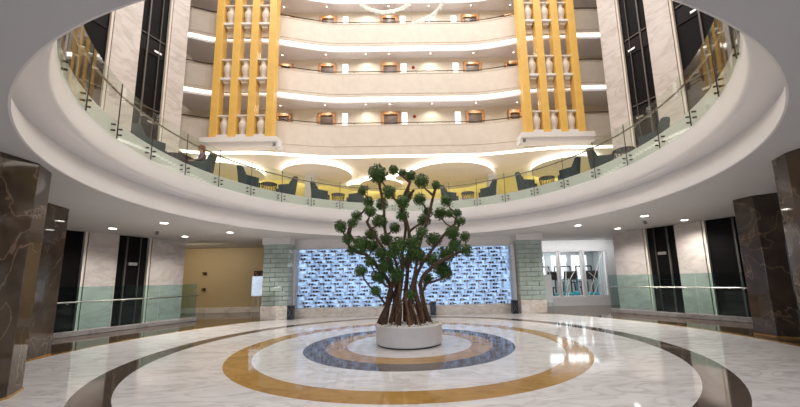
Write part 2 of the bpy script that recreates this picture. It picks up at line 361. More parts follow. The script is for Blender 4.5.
# ------------------------------------------------------------------ lounge level: railing, ceiling
def upper_rail():
    t = thing('glass_railing', 'curved clear glass railing round the edge of the upper lounge floor', 'glass railing', (0, OY, ZG))
    step = 2*PI/32; ph = math.radians(173.57)
    for i in range(32):
        a0 = ph+step*i+.004; a1 = a0+step-.008
        am = math.degrees((a0+a1)/2) % 360
        m = MB(); m.lathe([(RG-.035, -.02), (RG-.035, 1.15), (RG-.022, 1.15), (RG-.022, -.02)], 8, (0, 0, 0), a0, a1, True)
        m.add([m.v[k] for k in range(4)], [(0, 1, 2, 3)]); n = len(m.v)-4
        g = m.build('glass_panel', M['glass'], t)
        if 222 < am < 318: continue
        for s, e in ((1, a0), (-1, a1)):
            for z in (.10, .22):
                ab = e+s*.016; b = MB(); c, q = math.cos(ab), math.sin(ab)
                b.tube([((RG-.046)*c, (RG-.046)*q, z), ((RG+.02)*c, (RG+.02)*q, z)], .019, 8); b.build('standoff_bolt', M['dark_metal'], g)
        b = MB(); e = a0-.004; c, q = math.cos(e), math.sin(e)
        b.tube([((RG-.03)*c, (RG-.03)*q, -.02), ((RG-.03)*c, (RG-.03)*q, 1.15)], .011, 6); b.build('joint_seal', M['dark_metal'], g)
        for fr in (.25, .75):
            e = a0+(a1-a0)*fr; c, q = math.cos(e), math.sin(e); b = MB()
            b.tube([((RG-.02)*c, (RG-.02)*q, .92), ((RG+.06)*c, (RG+.06)*q, .92), ((RG+.075)*c, (RG+.075)*q, .97)], .008, 6); b.build('rail_bracket', M['steel'], g)
    m = MB(); m.lathe([(RG+.075+.022*math.cos(x), 1.0+.022*math.sin(x)) for x in [2*PI*k/8 for k in range(8)]], 160, (0, 0, 0), closed_prof=True)
    m.build('handrail', M['bronze'], t, smooth=True)
upper_rail()

def bandY(x):
    a = abs(x); s = max(0, min(1, (8.5-a)/5.0)); s = s*s*(3-2*s); y = 8.2+.85*s
    if x < -10.4: y -= min(.4, (-10.4-x)*.4)
    return y
XS = [-12.3+.25*i for i in range(99)]
PATH = [(x, bandY(x)) for x in XS]
YW = 9.8
# lounge ceiling
m = MB(); vs = [(x, y+.1, 8.12) for x, y in PATH] + [(x, 17, 8.12) for x, y in PATH]; n = len(PATH)
m.add(vs, [(i, n+i, n+i+1, i+1) for i in range(n-1)])
m.box((-14.2, 11.5, 8.16), (5.8, 11, .08)); m.box((14.2, 11.5, 8.16), (5.8, 11, .08)); struct(m.build('ceiling_lounge', M['mezz_ceiling']))
# wall behind the balcony corridors
m = MB(); m.box((0, YW+.1, 14.6), (32, .2, 12.8)); struct(m.build('wall_balcony', M['wall_cream']))
def balcony(F, label, low=False):
    t = thing('balcony', label, 'balcony', (0, 8.2, F), 0)
    P = [(x, y-8.2) for x, y in PATH]
    fb = -.34 if low else -.02
    m = MB(); m.sweep(P, [(.12, 1.25), (-.02, 1.25), (-.02, 1.21), (0, 1.20), (0, .02), (.025, .01), (.025, -.015), (0, -.03), (0, fb-.10), (.03, fb-.13), (.16, fb-.13), (.16, .0), (.12, .0)], True)
    m.build('parapet', M['cream'], t)
    m = MB(); hh = .65 if low else .85
    m.sweep(P, [(.10, fb-.13), (.05, fb-.13-.03*hh), (.04, fb-.13-.09*hh), (.05, fb-.13-.15*hh), (.12, fb-.13-.18*hh), (.30, fb-.13-.18*hh), (.30, fb-.13)], True); m.build('light_strip', M['strip'], t, smooth=True)
    m = MB(); n = len(P); zs = -.44 if not low else -.55
    m.add([(x, y+.12, zs) for x, y in P]+[(x, YW-8.2, zs) for x, y in P]+[(x, y+.12, 0) for x, y in P]+[(x, YW-8.2, 0) for x, y in P],
          [(i, n+i, n+i+1, i+1) for i in range(n-1)]+[(2*n+i, 2*n+i+1, 3*n+i+1, 3*n+i) for i in range(n-1)]+[(i, i+1, 2*n+i+1, 2*n+i) for i in range(n-1)])
    m.build('slab', M['soffit'] if not low else M['mezz_ceiling'], t)
    m = MB(); m.tube([(x, y+.06, 1.40) for x, y in P], .022, 6); m.build('handrail', M['dark_metal'], t, smooth=True)
    for i in range(3, 99, 7):
        b = MB(); b.tube([(P[i][0], P[i][1]+.06, 1.25), (P[i][0], P[i][1]+.06, 1.40)], .012, 6); b.build('rail_post', M['dark_metal'], t)
    return t
FL = [8.72, 11.80, 14.92, 18.02]
FN = ['lowest', 'second', 'third', 'topmost']
balcony(FL[0], 'lowest curved cream balcony right above the lounge, with a glowing light strip under it', True)
balcony(FL[1], 'second curved cream balcony up from the lounge, white light strip beneath')
balcony(FL[2], 'third curved cream balcony up from the lounge, behind the hanging chandelier ends')
balcony(FL[3], 'topmost balcony at the upper edge of the view, only its underside light strip showing')
SOF = [FL[1]-.44, FL[2]-.44, FL[3]-.44]
# doors, wall lamps, downlights, alarms on the corridors
OR = ['leftmost', 'second from left', 'third from left', 'fourth from left', 'fifth from left', 'sixth from left', 'seventh from left', 'eighth from left']
dn = 0
for k in range(3):
    z0, zs = FL[k], SOF[k]
    for (xa, xb) in ((-7.4, -6.5), (-5.02, -3.98), (-1.38, -.27), (3.5, 4.6), (5.95, 6.8)):
        dn += 1; c = (xa+xb)/2; wd = xb-xa; h = 2.38
        m = MB()
        for sx in (-1, 1): m.box((c+sx*(wd/2-.08), YW-.03, z0+h/2), (.16, .12, h))
        m.box((c, YW-.03, z0+h-.09), (wd-.32, .12, .18)); f = struct(m.build('door_%d' % dn, M['door_frame'], bevel=.01))
        m = MB(); m.box((c, YW-.005, z0+(h-.18)/2), (wd-.32, .05, h-.18)); m.build('door_leaf', M['door'], f)
        m = MB(); m.tube([(c+.22*wd, YW-.03, z0+1.1), (c+.22*wd, YW-.10, z0+1.1), (c+.05*wd, YW-.10, z0+1.1)], .015, 6); m.build('door_handle', M['steel'], f)
    for i, x in enumerate((-3.45, -.02, 3.05)):
        t = thing('wall_lamp', 'bright rectangular wall lamp between doors on the %s balcony corridor, %s' % (FN[k], OR[i]), 'wall lamp', (x, YW, z0+1.55), 0, 'corridor wall lamps')
        m = MB(); m.box((0, -.02, .35), (.36, .04, .92)); m.build('back_plate', M['steel'], t)
        m = MB(); m.box((0, -.05, .35), (.32, .04, .86)); m.build('diffuser', M['niche'], t, bevel=.01)
    for i, x in enumerate((-7.0, -4.5, -2.2, -.85, 1.55, 4.05, 6.4)):
        t = thing('recessed_downlight', 'tiny downlight in the soffit above the %s balcony corridor, %s' % (FN[k], OR[i]), 'downlight', (x, YW-.45, zs), 0, 'corridor downlights')
        m = MB(); m.lathe([(.045, -.012), (.065, -.012), (.07, 0), (.045, 0)], 20, closed_prof=True); m.build('trim_ring', M['white'], t)
        m = MB(); m.lathe([(0, -.006), (.045, -.008)], 20); m.build('lens', M['down_small'], t)
        d = bpy.data.lights.new('downlight_beam', 'SPOT'); d.energy = 40; d.spot_size = 2.6; d.spot_blend = .8; d.color = (1, .93, .82); d.shadow_soft_size = .06
        lo = bpy.data.objects.new('downlight_beam', d); COL.objects.link(lo); lo.location = (x, YW-.45, zs-.03)
for k in (0, 1):
    m = MB(); m.lathe([(0, -.05), (.05, -.05), (.09, -.03), (.10, 0), (0, 0)], 16)
    o = m.build('fire_alarm', M['red'], smooth=True); o.location = (.55, YW, FL[k]+2.1); o.rotation_euler = (-PI/2, 0, 0)
    o.location = (.55, YW-.0, FL[k]+2.1)
    tag(o, 'small red fire alarm on the wall of the %s balcony corridor' % FN[k], 'fire alarm')

# golden slat towers with their small bays
def slats(xs, side):
    for i, x in enumerate(xs):
        pos = ['outermost', 'second from outside', 'third from outside', 'innermost'][i if side == 'left' else 3-i]
        m = MB(); m.box((0, 0, 6.0), (.37, .46, 12.0)); o = m.build('golden_slat', M['gold'], bevel=.01); o.location = (x, 7.74, 8.68)
        tag(o, 'tall golden vertical slat in front of the %s balconies, %s of four' % (side, pos), 'slat', 'golden slats of the %s tower' % side)
    for k in range(4):
        F = FL[k]; name = ['lowest', 'second', 'third', 'topmost'][k]
        for i in range(3):
            c = (xs[i]+xs[i+1])/2; wd = xs[i+1]-xs[i]-.37
            pos = ['left', 'middle', 'right'][i]
            t = thing('balustrade_bay', 'small cream balustrade bay with vase relief between golden slats, %s tower, %s level, %s bay' % (side, name, pos), 'balustrade', (c, 7.76, F), 0, 'balustrade bays of the %s tower' % side)
            m = MB(); m.box((0, .16, .60), (wd, .10, 1.0)); m.build('panel', M['cream'], t)
            if k: m = MB(); m.box((0, .20, -.24), (wd, .16, .46)); m.build('apron', M['cream'], t, bevel=.01)
            m = MB(); m.box((0, .02, 1.14), (wd, .40, .09)); m.build('top_rail', M['cream'], t, bevel=.012)
            m = MB(); m.box((0, .0, .06), (wd, .44, .12)); m.build('ledge', M['white'], t, bevel=.012)
            m = MB(); m.prism([(-wd*.3, -.12), (wd*.3, -.12), (wd*.36, .2), (-wd*.36, .2)], -.14, 0) if k else m.prism([(-wd*.3, -.1), (wd*.3, -.1), (wd*.3, .2), (-wd*.3, .2)], -.035, 0)
            m.build('corbel', M['cream'], t, bevel=.01)
            rr = [(.0, .13), (.12, .13), (.14, .2), (.12, .28), (.17, .42), (.215, .62), (.20, .80), (.13, .93), (.14, 1.05), (.16, 1.09), (0, 1.09)]
            m = MB(); m.lathe([(a_*1.12, z_) for a_, z_ in rr], 20, (0, .03, 0)); m.build('vase_relief', M['cream'], t, smooth=True)
    # base block under the tower with its stepped bracket end
    s = -1 if side == 'left' else 1; xi = (xs[3] if side == 'left' else xs[0])
    xo = xs[0] if side == 'left' else xs[3]
    a, b = sorted((xo+s*.6, xi-s*.45))
    t = thing('tower_ledge', 'white ledge block carrying the golden slats of the %s tower' % side, 'ledge', ((a+b)/2, 7.85, 8.3))
    m = MB(); m.box((0, -.05, .25), (b-a, .70, .26)); m.box((s*.12, .0, .02), (b-a-.24, .58, .20)); m.build('block', M['white'], t, bevel=.015)
    e = -s*(b-a)/2
    m = MB(); m.box((e-s*-.02, .0, .0), (.16, .5, .24)); m.box((e+s*.16, .0, -.12), (.18, .45, .12)); m.build('end_bracket', M['white'], t, bevel=.02)
slats([-9.58, -8.66, -7.74, -6.82], 'left')
slats([6.27, 7.16, 8.05, 8.94], 'right')

# ring lights in the lounge ceiling
for (x, y, r, lab) in ((-5.35, 11.2, 2.05, 'large glowing ring light in the lounge ceiling left of the tree'), (2.75, 12.0, 2.7, 'large glowing ring light in the lounge ceiling right of the tree'),
                       (-1.7, 13.6, 1.45, 'glowing ring light in the lounge ceiling behind the tree top'), (-10.3, 10.6, 1.9, 'glowing ring light in the lounge ceiling above the leftmost armchairs'),
                       (9.4, 10.6, 1.9, 'glowing ring light in the lounge ceiling above the rightmost armchairs'), (-3.3, 14.0, .8, 'small glowing ring light just right of the left lounge column, set farther back'), (-.1, 12.0, .6, 'smallest glowing ring light in the lounge ceiling, right behind the tree top')):
    t = thing('ceiling_ring_light', lab, 'ceiling light', (x, y, 8.12))
    m = MB(); m.lathe([(0, -.31), (r-.03, -.31), (r, -.29), (r, -.26), (r-.04, -.26)], 72); m.build('island_panel', M['mezz_ceiling'], t)
    m = MB(); m.lathe([(r-.05, -.26), (r-.02, -.19), (r-.02, -.06), (r-.05, -.002)], 72); m.build('light_ring', M['ring_glow'], t, smooth=True)
for (x, y, w_, lab) in ((-5.75, 11.3, .62, 'square white marble lounge column under the left ring light'), (5.25, 11.5, .5, 'square white lounge column beside the right ring light')):
    t = thing('lounge_column', lab, 'column', (x, y, ZM)); m = MB(); m.box((0, 0, 1.67), (w_, w_, 3.34)); m.build('shaft', M['white'], t, bevel=.01)
    m = MB(); m.box((0, 0, .08), (w_+.06, w_+.06, .16)); m.build('plinth', M['white'], t, bevel=.01)

# ------------------------------------------------------------------ lounge furniture
def make_chair():
    t = thing('lounge_armchair', 'armchair', 'armchair', (0, 0, 0), 0, 'dark lounge armchairs along the railing')
    # U shaped shell opening towards +Y
    pts = []; W_, D_ = .40, .38; n = 48
    for i in range(n+1):
        u = i/n
        if u < .3: x, y, nx, ny = -W_, D_-(u/.3)*.55, -1, 0
        elif u > .7: x, y, nx, ny = W_, D_-((1-u)/.3)*.55, 1, 0
        else:
            a = PI+(u-.3)/.4*PI; x = W_*math.copysign(abs(math.cos(a))**.65, math.cos(a)); y = -.17-.25*abs(math.sin(a))**.65; nx, ny = math.cos(a), math.sin(a)
        s = max(0, min(1, (abs(u-.5)-.20)/.05)); s = s*s*(3-2*s); top = 1.06*(1-s)+.68*s - max(0, abs(u-.5)-.25)*.35
        pts.append((x, y, nx, ny, top))
    m = MB(); vs = []
    for x, y, nx, ny, top in pts:
        lean = -.08*max(0, top-.66)/.38
        vs += [(x*.86, y*.9, .16), (x+nx*.0, y, .40), (x+nx*.02, y+lean*.6, top*.8), (x+nx*.02, y+lean, top), (x-nx*.07, y-ny*.08+lean, top), (x-nx*.08, y-ny*.09, .40), (x*.86-nx*.08, y*.9-ny*.08, .16)]
    k = 7; m.add(vs, [(i*k+q, (i+1)*k+q, (i+1)*k+(q+1) % k, i*k+(q+1) % k) for i in range(n) for q in range(k)] + [tuple(range(k))[::-1], tuple(n*k+q for q in range(k))])
    m.build('shell', M['teal'], t, smooth=True, bevel=.012)
    m = MB(); m.box((0, .02, .36), (.66, .68, .24)); m.build('seat_cushion', M['teal'], t, smooth=True, bevel=.05)
    for sx in (-1, 1):
        for sy in (-1, 1):
            m = MB(); m.tube([(sx*.24, sy*.22, .2), (sx*.30, sy*.28, 0)], [.022, .014], 8); m.build('leg', M['dark_metal'], t)
    return t
def make_table():
    t = thing('wire_side_table', 'table', 'side table', (0, 0, 0), 0, 'round wire side tables in the lounge')
    R = .29; m = MB()
    m.lathe([(0, .535), (R, .535), (R+.012, .545), (R, .555), (0, .555)], 32); m.build('table_top', M['dark_metal'], t)
    m = MB()
    for i in range(16):
        for s in (1, -1):
            a, b = 2*PI*i/16, 2*PI*(i+s*1.5)/16
            m.tube([((R)*math.cos(a), (R)*math.sin(a), .54), (.21*math.cos(b), .21*math.sin(b), .012)], .007, 5)
    m.build('wire_frame', M['dark_metal'], t)
    m = MB(); m.lathe([(.21+.012*math.cos(x), .012+.012*math.sin(x)) for x in [PI*k/4 for k in range(8)]], 28, closed_prof=True); m.build('base_ring', M['dark_metal'], t)
    return t
chairs = dict(a=((-6.97, .58), 1, 'ta', 'dark armchair facing right, leftmost, in front of the dark elevator shaft'),
              b=((-6.69, 2.27), 0, 'ta', 'dark armchair facing left in which the person sits'),
              c=((-5.81, 3.81), 0, 'tc', 'dark armchair facing right, first empty one right of the seated person'),
              d=((-4.88, 4.92), 0, 'tc', 'dark armchair facing left, just left of the left lounge column'),
              e=((-3.71, 5.84), 0, 'te', 'dark armchair facing right, just right of the left lounge column'),
              f=((-2.34, 6.50), 0, 'te', 'low dark armchair facing left, partly behind the tree on its left side'),
              g=((2.0, 6.61), 0, 'tg', 'dark armchair facing right, first to the right of the tree'),
              h=((3.54, 5.94), 0, 'tg', 'dark armchair facing left, just left of the right lounge column'),
              i=((4.93, 4.87), 0, 'tj', 'dark armchair facing right, first to the right of the right lounge column'),
              j=((5.98, 3.55), 0, 'tj', 'dark armchair facing left, right of the side table with a candle'),
              k=((6.54, 2.34), 0, 'tk', 'dark armchair facing right, under the right end of the light strip'),
              l=((6.98, .68), 0, 'tk', 'dark armchair facing left, rightmost, in front of the elevator shaft on the right'))
tabs = dict(ta=((-6.85, 1.42), 'round wire side table between the leftmost armchair and the seated person'), tc=((-5.35, 4.42), 'round wire side table left of the left lounge column'),
            te=((-3.04, 6.2), 'round wire side table with red books below, left of the tree'), tg=((2.76, 6.33), 'round wire side table right of the tree'),
            tj=((5.48, 4.26), 'round wire side table between two armchairs right of the right lounge column'), tk=((6.72, 1.52), 'rightmost round wire side table, beside the rightmost armchair'))
def chair_rz(key):
    p, q, tk, lab = chairs[key]; v = Vector(p)-Vector((0, -8.1)); side = 1 if Vector(tabs[tk][0]).x > p[0] else -1
    if key == 'a' or key == 'k' : side = 1
    if key == 'b' or key == 'l': side = -1
    perp = Vector((v.y, -v.x)).normalized()*side; tow = (Vector((0, 0))-Vector(p)).normalized(); d = perp+tow*.15
    return math.atan2(d.y, d.x)-PI/2
ch = make_chair(); ch.scale = (.88, .88, .9); tb = make_table(); first = True
for key, (p, q, tk, lab) in chairs.items():
    rz = chair_rz(key)
    if first: ch.location = (*p, ZM); ch.rotation_euler = (0, 0, rz); ch['label'] = lab; first = False
    else: dup(ch, (*p, ZM), rz, lab)
first = True
for key, (p, lab) in tabs.items():
    if first: tb.location = (*p, ZM); tb['label'] = lab; first = False
    else: dup(tb, (*p, ZM), .4, lab)
for i, (x, y, lab) in enumerate(((4.72, 4.45, 'glowing candle on the lounge floor left of the right-hand side table'), (5.28, 4.02, 'glowing candle on the lounge floor below the side table at right'))):
    t = thing('candle', lab, 'candle', (x, y, ZM)); m = MB(); m.lathe([(0, 0), (.05, 0), (.055, .12), (.05, .12), (.045, .02), (0, .02)], 14); m.build('glass_cup', M['glass_clear'], t)
    m = MB(); m.lathe([(0, .02), (.04, .02), (.04, .08), (.012, .085), (.014, .11), (0, .15)], 12); m.build('wax_and_flame', M['candle'], t, smooth=True)
cab = thing('bar_counter', 'low white counter at the back of the lounge behind the tree', 'counter', (-.2, 9.6, ZM))
m = MB(); m.box((0, 0, .5), (7.6, .5, 1.0)); m.build('front', M['white'], cab); m = MB(); m.box((0, 0, 1.03), (7.7, .6, .06)); m.build('top', M['base_marble'], cab, bevel=.01)
for j in range(3):
    m = MB(); m.box((0, 0, .02), (.26, .19, .04)); o = m.build('book', M['red'] if j != 1 else M['white'], bevel=.004); o.location = (-3.02+.02*j, 6.02, ZM+.0005+.041*j); o.rotation_euler = (0, 0, .3+.1*j)
    o.location = (-2.85+.01*j, 5.80, ZM+.041*j)
    tag(o, ['red book at the bottom of the small stack by the left wire table', 'white book in the middle of the small stack by the left wire table', 'red book on top of the small stack by the left wire table'][j], 'book', 'books stacked by the wire table')

# seated person with auburn hair
def person():
    p = chairs['b'][0]; rz = chair_rz('b')
    t = thing('person', 'person with auburn hair in a dark mauve top sitting in an armchair and facing left', 'person', (*p, ZM), rz); t.scale = (.86, .86, .87)
    V = []; E = []; R = []
    def n(co, r, par=None):
        V.append(co); R.append(r); i = len(V)-1
        if par is not None: E.append((par, i))
        return i
    pel = n((0, -.02, .58), .15); wa = n((0, -.04, .76), .125, pel); chs = n((0, -.05, .95), .145, wa); nk = n((0, -.03, 1.13), .055, chs); hd0 = n((0, 0, 1.22), .085, nk); hd = n((0, .015, 1.31), .095, hd0); n((0, .005, 1.39), .06, hd)
    for s in (-1, 1):
        hip = n((s*.10, .04, .57), .105, pel); kn = n((s*.13, .48, .56), .075, hip); an = n((s*.13, .50, .12), .045, kn); n((s*.14, .64, .05), .04, an)
        sh = n((s*.18, -.05, 1.04), .065, chs); el = n((s*.25, .02, .80), .048, sh); wr = n((s*.16, .26, .72), .032, el); pa = n((s*.14, .33, .71), .036, wr)
        for k in range(4): f1 = n((s*(.115+.018*k), .39, .705), .010, pa); n((s*(.115+.018*k), .425+.006*(k in (1, 2)), .685), .008, f1)
        th = n((s*.105, .34, .70), .011, pa); n((s*.09, .375, .69), .009, th)
    me = bpy.data.meshes.new('body'); me.from_pydata(V, E, []); me.materials.append(M['skin'])
    o = bpy.data.objects.new('body', me); COL.objects.link(o); o.parent = t
    sk = o.modifiers.new('skin', 'SKIN')
    for i, sv in enumerate(me.skin_vertices[0].data): sv.radius = (R[i], R[i]); sv.use_root = (i == 0)
    sk.use_smooth_shade = True
    o.modifiers.new('sub', 'SUBSURF').levels = 1; o.modifiers['sub'].render_levels = 2
    # face
    m = MB()
    for s in (-1, 1): m.sphere((s*.034, .098, 1.305), .011, 8, 6)
    m.build('eye', M['frame_dark'], t, smooth=True)
    m = MB(); m.add([(-.013, .10, 1.262), (.013, .10, 1.262), (0, .132, 1.266), (0, .10, 1.31)], [(0, 1, 2), (0, 2, 3), (1, 3, 2)]); m.build('nose', M['skin'], t)
    m = MB(); m.box((0, .098, 1.235), (.045, .012, .012)); m.build('mouth', M['red'], t)
    # hair, top, trousers
    m = MB(); m.sphere((0, -.02, 1.335), .125, 16, 10, (.92, 1.0, 1.0)); m.sphere((0, -.085, 1.21), .085, 12, 8, (1.1, .6, 1.5)); m.build('hair', M['hair'], t, smooth=True)
    def cloth(name, chains, mat):
        v = []; e = []; r = []
        for c in chains:
            pr = None
            for co, rad, link in c:
                if isinstance(link, int): pr = link; continue
                v.append(co); r.append(rad); i = len(v)-1
                if pr is not None: e.append((pr, i))
                pr = i
        me = bpy.data.meshes.new(name); me.from_pydata(v, e, []); me.materials.append(mat); o = bpy.data.objects.new(name, me); COL.objects.link(o); o.parent = t
        sk = o.modifiers.new('skin', 'SKIN'); sk.use_smooth_shade = True
        for i, sv in enumerate(me.skin_vertices[0].data): sv.radius = (r[i], r[i]); sv.use_root = (i == 0)
        s = o.modifiers.new('sub', 'SUBSURF'); s.levels = 1; s.render_levels = 2
    z = None
    cloth('top', [[((0, -.03, .62), .175, z), ((0, -.04, .76), .15, z), ((0, -.05, .95), .17, z), ((0, -.04, 1.08), .09, z)]] +
          [[((0, 0, 0), 0, 2), ((s*.18, -.05, 1.04), .082, z), ((s*.25, .02, .80), .062, z), ((s*.18, .22, .735), .046, z)] for s in (-1, 1)], M['mauve'])
    cloth('trousers', [[((0, -.02, .57), .165, z)]] + [[((0, 0, 0), 0, 0), ((s*.10, .04, .57), .125, z), ((s*.13, .48, .56), .092, z), ((s*.13, .50, .16), .07, z)] for s in (-1, 1)], M['trouser'])
person()

# ------------------------------------------------------------------ wine display
t = thing('wine_display', 'wide backlit white lattice wall that holds wine bottles behind the tree', 'wine display', (-.16, 6.5, .38))
X0, X1, Z0, Z1 = -4.88, 4.56, .38, 2.92
rows, cols = 16, 18; ROFF = [random.choice((0, .2, .38, .5, .62, .8)) for _ in range(17)]; rh = (Z1-Z0)/rows; cw = (X1-X0)/cols
m = MB(); m.box((0, .28, (Z1-Z0)/2), (X1-X0, .04, Z1-Z0)); m.build('backlight', M['rack_glow'], t)
m = MB()
for r in range(rows+1): m.box((0, .08, r*rh), (X1-X0, .26, .014))
for r in range(rows):
    for c in range(cols+2):
        x = X0+.12+(c-1)*cw+ROFF[r]*cw
        x += .16
        if abs(x) < (X1-X0)/2-.01: m.box((x, .08, (r+.5)*rh), (.022, .26, rh-.014))
m.build('lattice', M['lattice'], t)
m = MB(); m.box((0, -.08, (Z1-Z0)/2), (X1-X0, .012, Z1-Z0)); m.build('glass_front', M['glass_clear'], t)
m = MB(); pr = [(0, 0), (.042, 0), (.046, .01), (.046, .17), (.040, .20), (.018, .245), (.016, .31), (.019, .312), (.019, .335), (0, .335)]
pr = [(a*.86, b*.92) for a, b in pr]; pr = [(a*1.12, b) for a, b in pr]; pr[3:3] = [(pr[2][0], .075), (pr[2][0]*1.01, .078), (pr[2][0]*1.01, .125), (pr[2][0], .128)]
m.lathe(pr, 10); kk = len(pr)-1
for i in range(len(m.f)):
    if i % kk in (3, 4, 5): m.m[i] = 1
bm0 = m.build('wine_bottle', [M['bottle'], M['label_paper']], smooth=True)
bm0.rotation_euler = (0, PI/2, 0)
for v in bm0.data.vertices: pass
first = True; nb = 0
for r in range(rows):
    for c in range(cols):
        x = X0+(c-1+(1 if ROFF[r] < .3 else 0))*cw+ROFF[r]*cw+.155+random.uniform(0, .05)
        if x+.38 > X1 or x < X0+.02: continue
        o = bm0 if first else bm0.copy()
        if not first: COL.objects.link(o)
        first = False; o.location = (x, 6.5+.02, Z0+r*rh+.007+.045)
        if random.random() < .35: o.location.x += .31; o.rotation_euler = (0, -PI/2, 0)
        else: o.rotation_euler = (0, PI/2, 0)
        tag(o, 'dark wine bottle lying in the backlit white lattice wall', 'bottle', 'wine bottles in the lattice wall')

# glass brick pillars on marble plinths either side of the display
def pillar(x0, x1, y, z0, label):
    c = (x0+x1)/2; wd = x1-x0; t = thing('glass_brick_pillar', label, 'pillar', (c, y, 0))
    m = MB(); m.box((0, .25, z0/2), (wd+.04, .56, z0)); m.build('plinth', M['base_marble'], t, bevel=.012)
    m = MB(); m.box((0, .27, (z0+3.08)/2), (wd-.06, .44, 3.08-z0)); m.build('core', M['grout'], t)
    m = MB(); n = 13; h = (3.08-z0)/n
    for r in range(n):
        xs = [-wd/2, -.02, wd/2] if r % 2 == 0 else [-wd/2, -wd*.22, wd*.28, wd/2]
        for a, b in zip(xs, xs[1:]): m.box(((a+b)/2, .05, z0+(r+.5)*h), (b-a-.015, .1, h-.02))
        for s in (-1, 1): m.box((s*(wd/2-.02), .29, z0+(r+.5)*h), (.06, .40, h-.02))
    m.build('glass_bricks', M['brick_glass'], t, bevel=.012)
    m = MB(); m.box((0, .25, 3.215), (wd+.1, .6, .27)); m.build('capital', M['white'], t, bevel=.01)
    m = MB(); m.box((0, -.03, (z0+3.08)/2), (wd, .012, 3.08-z0)); m.build('glass_cover', M['glass_clear'], t)
pillar(-6.04, -4.96, 5.75, .55, 'pale green glass brick pillar left of the wine display')
pillar(4.72, 5.78, 5.95, .55, 'pale green glass brick pillar right of the wine display')
def bin_(x, y, label):
    t = thing('floor_bin', label, 'bin', (x, y, 0)); m = MB(); m.box((0, 0, .27), (.24, .24, .50)); m.build('body', M['bottle'], t, bevel=.015)
    m = MB(); m.box((0, 0, .535), (.26, .26, .03)); m.build('lid', M['dark_metal'], t, bevel=.008)
    m = MB(); m.box((0, 0, .01), (.22, .22, .02)); m.build('foot', M['dark_metal'], t)
    for s in (-1, 1):
        m = MB(); m.box((0, -.124, .27), (.016, .008, .46), 0, 0, s*.45); m.build('lattice_bar', M['rail_steel'], t)
bin_(-4.80, 5.68, 'small dark square bin by the left glass brick pillar')
bin_(4.42, 5.92, 'small dark square bin by the right glass brick pillar')
bin_(1.02, 6.05, 'small dark square bin behind the planter, under the wine display')
def easel(loc, rz, mat, w_, h, z, label, name):
    t = thing(name, label, 'sign stand', loc, rz)
    m = MB(); m.box((0, -.02-.06, z), (w_, .02, h), 0, -.10); m.build('board', mat, t, bevel=.004)
    for s in (-1, 1):
        m = MB(); m.tube([(s*w_*.45, -.14, 0), (s*w_*.2, .02, z+h*.52)], .012, 6); m.build('leg', M['steel'], t)
    m = MB(); m.tube([(0, .40, 0), (0, .02, z+h*.5)], .012, 6); m.build('leg', M['steel'], t)
    m = MB(); m.box((0, -.125, z-h/2-.01), (w_, .05, .02)); m.build('tray', M['steel'], t)
easel((-5.98, 5.2, 0), .25, M['paleblue'], .38, .76, 1.38, 'pale blue poster on a thin easel by the left glass brick pillar', 'easel_sign')
easel((6.05, 6.35, 0), -.2, M['grey'], .36, 1.15, 1.0, 'grey board on a thin easel right of the right glass brick pillar', 'easel_sign')

# beige corridor: picture and two small sconces
t = thing('framed_picture', 'dark framed picture with orange tones on the beige wall', 'picture', (-7.75, 9.4, 1.6))
m = MB(); m.box((0, -.03, .0), (.62, .06, 1.05)); m.build('frame', M['frame_dark'], t, bevel=.01)
m = MB(); m.box((0, -.064, .0), (.48, .012, .90)); m.build('canvas', M['picture'], t)
for z, lab in ((2.05, 'upper of two small dark sconces on the beige wall'), (1.22, 'lower of two small dark sconces on the beige wall')):
    t = thing('wall_sconce', lab, 'sconce', (-10.6, 9.4, z), 0); m = MB(); m.box((0, -.015, 0), (.10, .03, .14)); m.build('plate', M['dark_metal'], t, bevel=.006)
    m = MB(); m.lathe([(.02, -.08), (.06, -.06), (.085, .06), (.08, .06), (.05, -.05), (0, -.05)], 14, (0, -.11, 0)); m.build('shade', M['door'], t, smooth=True)

# ------------------------------------------------------------------ gym behind glass at the right back
GX0, GX1, GY = 6.55, 10.35, 9.0
m = MB(); m.box(((GX0+GX1)/2, GY, .22), (GX1-GX0, .16, .44)); m.box(((GX0+GX1)/2, GY, 3.08), (GX1-GX0, .16, .54)); m.box((GX0-.3, GY, 1.67), (.6, .16, 3.34))
m.box((GX1+1.2, GY+.02, 1.67), (2.4, .16, 3.34)); struct(m.build('wall_gym', M['white']))
for i in range(3):
    a = GX0+.06+i*(GX1-GX0)/3; b = GX0-.06+(i+1)*(GX1-GX0)/3
    m = MB()
    for x in (a, b): m.box((x, GY, 1.625), (.09, .12, 2.37))
    m.box(((a+b)/2, GY, .47), (b-a-.09, .12, .06)); m.box(((a+b)/2, GY, 2.78), (b-a-.09, .12, .06))
    f = struct(m.build('window_%d' % (i+2), M['white'], bevel=.006))
    m = MB(); m.box(((a+b)/2, GY, 1.625), (b-a-.09, .014, 2.25)); m.build('pane', M['glass_clear'], f)
    rnd = random.Random(i+3); m = MB()
    for q in range(5):
        x0 = rnd.uniform(a+.1, b-.1); x1 = rnd.uniform(a+.1, b-.1); x2 = rnd.uniform(a+.1, b-.1); zt = 2.7 if q < 3 else rnd.uniform(1.2, 2.2)
        pts = []
        for k in range(13):
            s = k/12; pts.append(((1-s)**2*x0+2*s*(1-s)*x1+s*s*x2, GY-.015, .52+(zt-.52)*s))
        m.tube(pts, .018, 4)
    m.build('wave_decal', M['white'], f)
m = MB(); m.box((8.6, 13.1, 1.7), (7, .1, 3.3)); m.box((12.0, 11.1, 1.7), (.1, 4, 3.3)); m.box((5.6, 11.1, 1.7), (.1, 4, 3.3)); struct(m.build('wall_gym_back', M['grey']))
